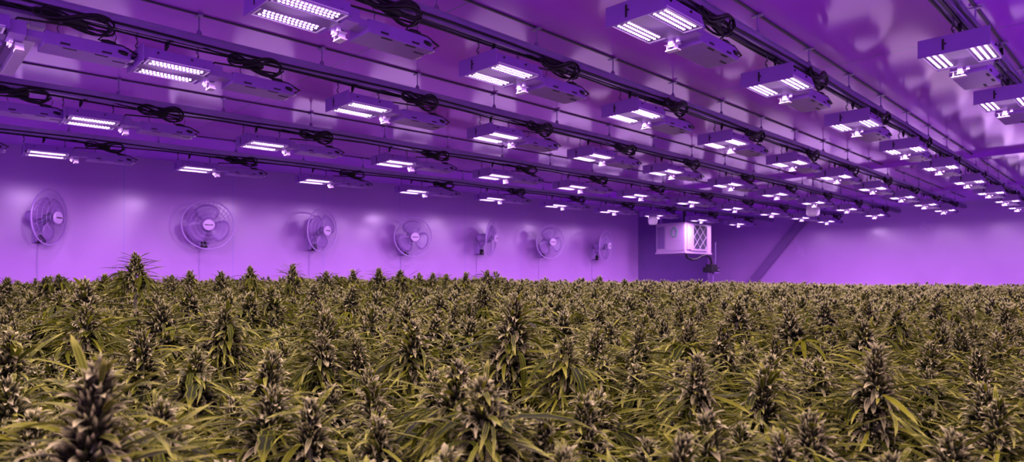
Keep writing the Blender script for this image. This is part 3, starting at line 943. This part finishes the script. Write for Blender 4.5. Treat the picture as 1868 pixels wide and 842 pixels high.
# --- where the plants stand
# measured flower spikes: column, row of the tip, width of the spike in the photograph's pixels
MEAS = [(247,466,22),(14,509,17),(84,507,17),(107,502,17),(191,502,17),(222,497,18),(313,504,15),(346,497,17),(404,497,15),(456,488,17),
(155,519,34),(112,535,26),(344,528,26),(158,559,38),(294,557,35),(413,562,38),(456,538,25),(258,610,45),(21,612,50),(358,645,50),(179,674,100),(375,741,45),(289,703,40),(394,801,55),
(534,484,17),(595,497,14),(644,494,15),(691,492,16),(730,495,15),(765,500,13),(790,499,13),(814,501,12),(850,498,13),(889,495,15),
(644,525,24),(573,521,20),(496,527,24),(801,540,22),(833,553,24),(881,523,24),(741,562,28),(678,568,30),(595,572,38),(558,560,24),(795,583,32),(752,592,42),(513,611,32),(496,648,52),(638,682,40),(835,669,62),(891,669,38),(648,744,48),(620,805,50),(640,609,34),
(940,545,46),(1020,553,24),(1028,575,32),(1093,560,24),(1187,521,18),(1187,560,24),(1168,583,26),(1265,560,22),(1271,519,15),(1346,555,32),(1258,592,42),(1088,607,40),(1123,603,26),(998,652,40),(1207,628,30),(1305,590,20),(1391,611,30),(1366,633,40),(1336,656,28),(1241,667,50),(1161,673,44),(1396,676,55),(1050,721,46),(1112,725,38),(949,803,50),(1140,805,50),(1290,764,72),
(1505,555,26),(1439,572,34),(1581,551,22),(1636,568,28),(1712,553,22),(1576,590,34),(1538,605,26),(1671,602,26),(1750,605,34),(1776,594,26),(1815,577,20),(1849,562,20),(1819,613,32),(1843,611,26),(1415,620,36),(1699,628,40),(1501,639,34),(1600,639,60),(1783,645,44),(1471,661,36),(1705,695,32),(1518,734,38),(1692,753,50),(1798,740,46),(1484,787,55),(1740,800,74),(1847,704,38),
(60,760,70),(12,700,60),(770,770,45),(1585,790,52),(1845,790,50)]
rngP = random.Random(77)
plants = []          # x, y, ztip, depth(m), u, v, width
for u, v, w in MEAS:
    z = .052 * FPX / w / U                 # depth, units
    s, t = ray_st(u, z)
    if t > wall_t(s) - .35: continue
    h = (HY - v) / FPX * z
    p = P(s, t, h)
    plants.append((p.x, p.y, p.z, z * U, u, v, True))
def top_drop(x, y, zm, u):
    """how far the canopy tops lie under the eye (m): about level, a little higher towards the fan wall"""
    near = .150
    far = .030 + .095 * min(1, max(0, (u - 700) / 900))
    q = min(1, max(0, (zm - 1.2) / 5.0))
    return near + (far - near) * q
# fill: jittered grid with the measured ones kept clear
cell = {}
def key(x, y): return (int(math.floor(x / .2)), int(math.floor(y / .2)))
for p in plants: cell.setdefault(key(p[0], p[1]), []).append((p[0], p[1], .055))
def clear(x, y, r):
    kx, ky = key(x, y)
    for i in (-1, 0, 1):
        for j in (-1, 0, 1):
            for a, b, rr in cell.get((kx + i, ky + j), ()):
                if (a - x) ** 2 + (b - y) ** 2 < max(r, rr) ** 2: return False
    return True
fill = []
STEP = .127
gx0, gx1, gy0, gy1 = -8.3, 1.4, -.6, (S1 - 1.2) * U
ny = int((gy1 - gy0) / STEP); nx = int((gx1 - gx0) / STEP)
for iy in range(ny):
    for ix in range(nx):
        x = gx0 + (ix + .5 * (iy % 2)) * STEP + rngP.uniform(-.045, .045); y = gy0 + iy * STEP + rngP.uniform(-.045, .045)
        s, t = y / U, -x / U
        z = depth(s, t)
        if z < .50: continue
        xc = s * SN - t * CS
        k = xc / z
        u = CX + FPX * k
        if u < -250 - 350 / z or u > 2250 + 500 / z: continue
        if t > wall_t(s) - 1.0: continue
        r = .075
        if not clear(x, y, r): continue
        zm = z * U
        dz = top_drop(x, y, zm, u) + rngP.gauss(0, .022) + .035 * min(1, max(0, (4.2 - zm) / 2.5))
        if rngP.random() < .07: dz -= rngP.uniform(.02, .05)
        if zm < .8: dz = max(dz, .17 + rngP.uniform(0, .05))
        cell.setdefault(key(x, y), []).append((x, y, r))
        v = HY + dz / zm * FPX
        fill.append((x, y, ZC - dz, zm, u, v, False))
vis = [p for p in fill if -30 < p[4] < 1898 and p[5] < 880]
hid = [p for p in fill if not (-30 < p[4] < 1898 and p[5] < 880)]
vis.sort(key=lambda p: p[3])
NIND = 300 - len(plants)
indiv = plants + vis[:NIND]
rest = vis[NIND:] + hid

# --- labels that say which one
LMK = [(0, 'by the left edge'), (90, 'below the first fan'), (235, 'between first and second fans'), (380, 'below the second fan'), (480, 'between second and third fans'),
       (586, 'below the third fan'), (670, 'between third and fourth fans'), (755, 'below the fourth fan'), (822, 'between fourth and fifth fans'), (893, 'below the fifth fan'),
       (950, 'between fifth and sixth fans'), (1003, 'below the sixth fan'), (1050, 'between the last two fans'), (1103, 'below the last fan'), (1160, 'left of the air conditioner'),
       (1245, 'below the air conditioner'), (1330, 'right of the air conditioner'), (1410, 'below the diagonal bar'), (1490, 'below the hanging jar light'), (1570, 'right of the jar light'),
       (1650, 'in the right fifth'), (1730, 'well to the right'), (1800, 'near the right edge'), (1868, 'at the right edge')]
def band(v):
    return ('against purple wall' if v < 512 else 'far rows' if v < 545 else 'middle rows' if v < 590 else 'front half' if v < 650
            else 'near rows' if v < 720 else 'close to camera' if v < 800 else 'bottom edge')
cells = {}
for i, p in enumerate(indiv):
    lm = min(LMK, key=lambda q: abs(q[0] - p[4]))[1]
    cells.setdefault((lm, band(p[5])), []).append(i)
labels = {}
for (lm, bd), ids in cells.items():
    ids.sort(key=lambda i: indiv[i][4])
    for k, i in enumerate(ids):
        big = indiv[i][6]
        nm = 'tall cannabis spike' if big else 'low cannabis spike'
        pos = '' if len(ids) == 1 else f', {ORD[k]} of {len(ids)} from left'
        labels[i] = f'{nm} {bd}, {lm}{pos}'

protoA = [make_proto(100 + k, 'A') for k in range(9)]
protoB = [make_proto(200 + k, 'B') for k in range(8)]
def proto_objects(parts, idx):
    out = []
    for nm, g, mats in parts:
        v, uv, f, m = g.arrays()
        if len(mats) == 1: m = m * 0
        out.append((nm, np_mesh(nm, v, uv, f, m, mats)))
    return out
meshA = [proto_objects(p, k) for k, p in enumerate(protoA)]
meshB = [proto_objects(p, k) for k, p in enumerate(protoB)]
order = sorted(range(len(indiv)), key=lambda i: indiv[i][3])
for n, i in enumerate(order):
    x, y, zt, zm, u, v, big = indiv[i]
    lib = meshA if n < 125 else meshB
    ms = lib[rngP.randrange(len(lib))]
    sc = rngP.uniform(.92, 1.12) * (1.08 if big else .95)
    root = empty('cannabis_plant', (x, y, 0), rngP.uniform(0, 2 * PI))
    lean = Matrix.Rotation(rngP.uniform(-.09, .09), 4, 'X') @ Matrix.Rotation(rngP.uniform(-.09, .09), 4, 'Y')
    for nm, me in ms:
        o = bpy.data.objects.new(nm, me); COL.objects.link(o); o.parent = root
        if nm == 'stem':
            # straight down to the floor from the tip
            o.location = (0, 0, zt); o.scale = (1, 1, (zt - .002) / (ZC + .3))
        else:
            o.matrix_local = Matrix.Translation((0, 0, zt)) @ lean @ Matrix.Scale(sc, 4)
    tag(root, labels[i], 'plant', 'flowering cannabis plants of the canopy')

# --- everything behind and between, as one mass
def mass(name, pts, level, seeds, label):
    protos = [make_proto(s, level) for s in seeds]
    arr = []
    for parts in protos:
        V, UV, F, MM = [], [], [], []; o = 0
        for nm, g, mats in parts:
            v, uv, f, m = g.arrays()
            V.append(v); UV.append(uv); F.append(f + o); MM.append(m); o += len(v)
        arr.append((np.concatenate(V), np.concatenate(UV), np.concatenate(F), np.concatenate(MM)))
    V, UV, F, MM = [], [], [], []; o = 0
    for x, y, zt, zm, u, v_, b in pts:
        v, uv, f, m = arr[rngP.randrange(len(arr))]
        a = rngP.uniform(0, 2 * PI); s = rngP.uniform(.88, 1.12); c, sn = math.cos(a) * s, math.sin(a) * s
        w = np.empty_like(v)
        w[:, 0] = v[:, 0] * c - v[:, 1] * sn + x; w[:, 1] = v[:, 0] * sn + v[:, 1] * c + y; w[:, 2] = np.maximum(v[:, 2] * s + zt, .0)
        V.append(w); UV.append(uv); F.append(f + o); MM.append(m); o += len(v)
    return V, UV, F, MM
nearp = [p for p in rest if p[3] < 3.2]; midp = [p for p in rest if 3.2 <= p[3] < 6.5]; farp = [p for p in rest if p[3] >= 6.5]
V, UV, F, MM = [], [], [], []; o = 0
for pts, lv, seeds in ((nearp, 'B', range(300, 308)), (midp, 'C', range(400, 410)), (farp, 'D', range(500, 510))):
    a, b, c, d = mass('x', pts, lv, seeds, '')
    n = sum(len(q) for q in a)
    V += a; UV += b; F += [q + o for q in c]; MM += d; o += n
me = np_mesh('canopy_foliage', np.concatenate(V), np.concatenate(UV), np.concatenate(F), np.concatenate(MM), PM)
ob = bpy.data.objects.new('canopy_foliage', me); COL.objects.link(ob)
tag(ob, 'unbroken sea of small olive cannabis tops filling the room to the walls', 'plants', kind='stuff')
print('PLANTS', len(plants), len(vis), len(indiv), len(nearp), len(midp), len(farp), 'faces', len(me.polygons))

# ------------------------------------------------------------------ world, camera, view
w = bpy.data.worlds.new('world'); SC.world = w; w.use_nodes = True
w.node_tree.nodes['Background'].inputs[0].default_value = (.05, .02, .09, 1); w.node_tree.nodes['Background'].inputs[1].default_value = .2
cam = bpy.data.cameras.new('camera'); co = bpy.data.objects.new('camera', cam); COL.objects.link(co)
co.location = (0, 0, ZC); co.rotation_euler = (PI / 2, 0, TH)
cam.sensor_width = 36; cam.lens = FPX / 1868 * 36
cam.shift_y = (HY - 421) / 1868
cam.clip_start = .02; cam.clip_end = 60
cam.dof.use_dof = True; cam.dof.focus_distance = 1.9; cam.dof.aperture_fstop = 6.3
SC.camera = co
SC.view_settings.view_transform = 'Standard'; SC.view_settings.look = 'None'
SC.view_settings.exposure = 0.0; SC.view_settings.gamma = 1.0; SC.view_settings.use_curve_mapping = False
try:
    c = SC.cycles
    c.max_bounces = 7; c.diffuse_bounces = 4; c.glossy_bounces = 3; c.transmission_bounces = 4; c.transparent_max_bounces = 6
    c.sample_clamp_indirect = 4.0; c.use_denoising = True; c.use_light_tree = True; c.caustics_reflective = False; c.caustics_refractive = False
except Exception as e: print(e)
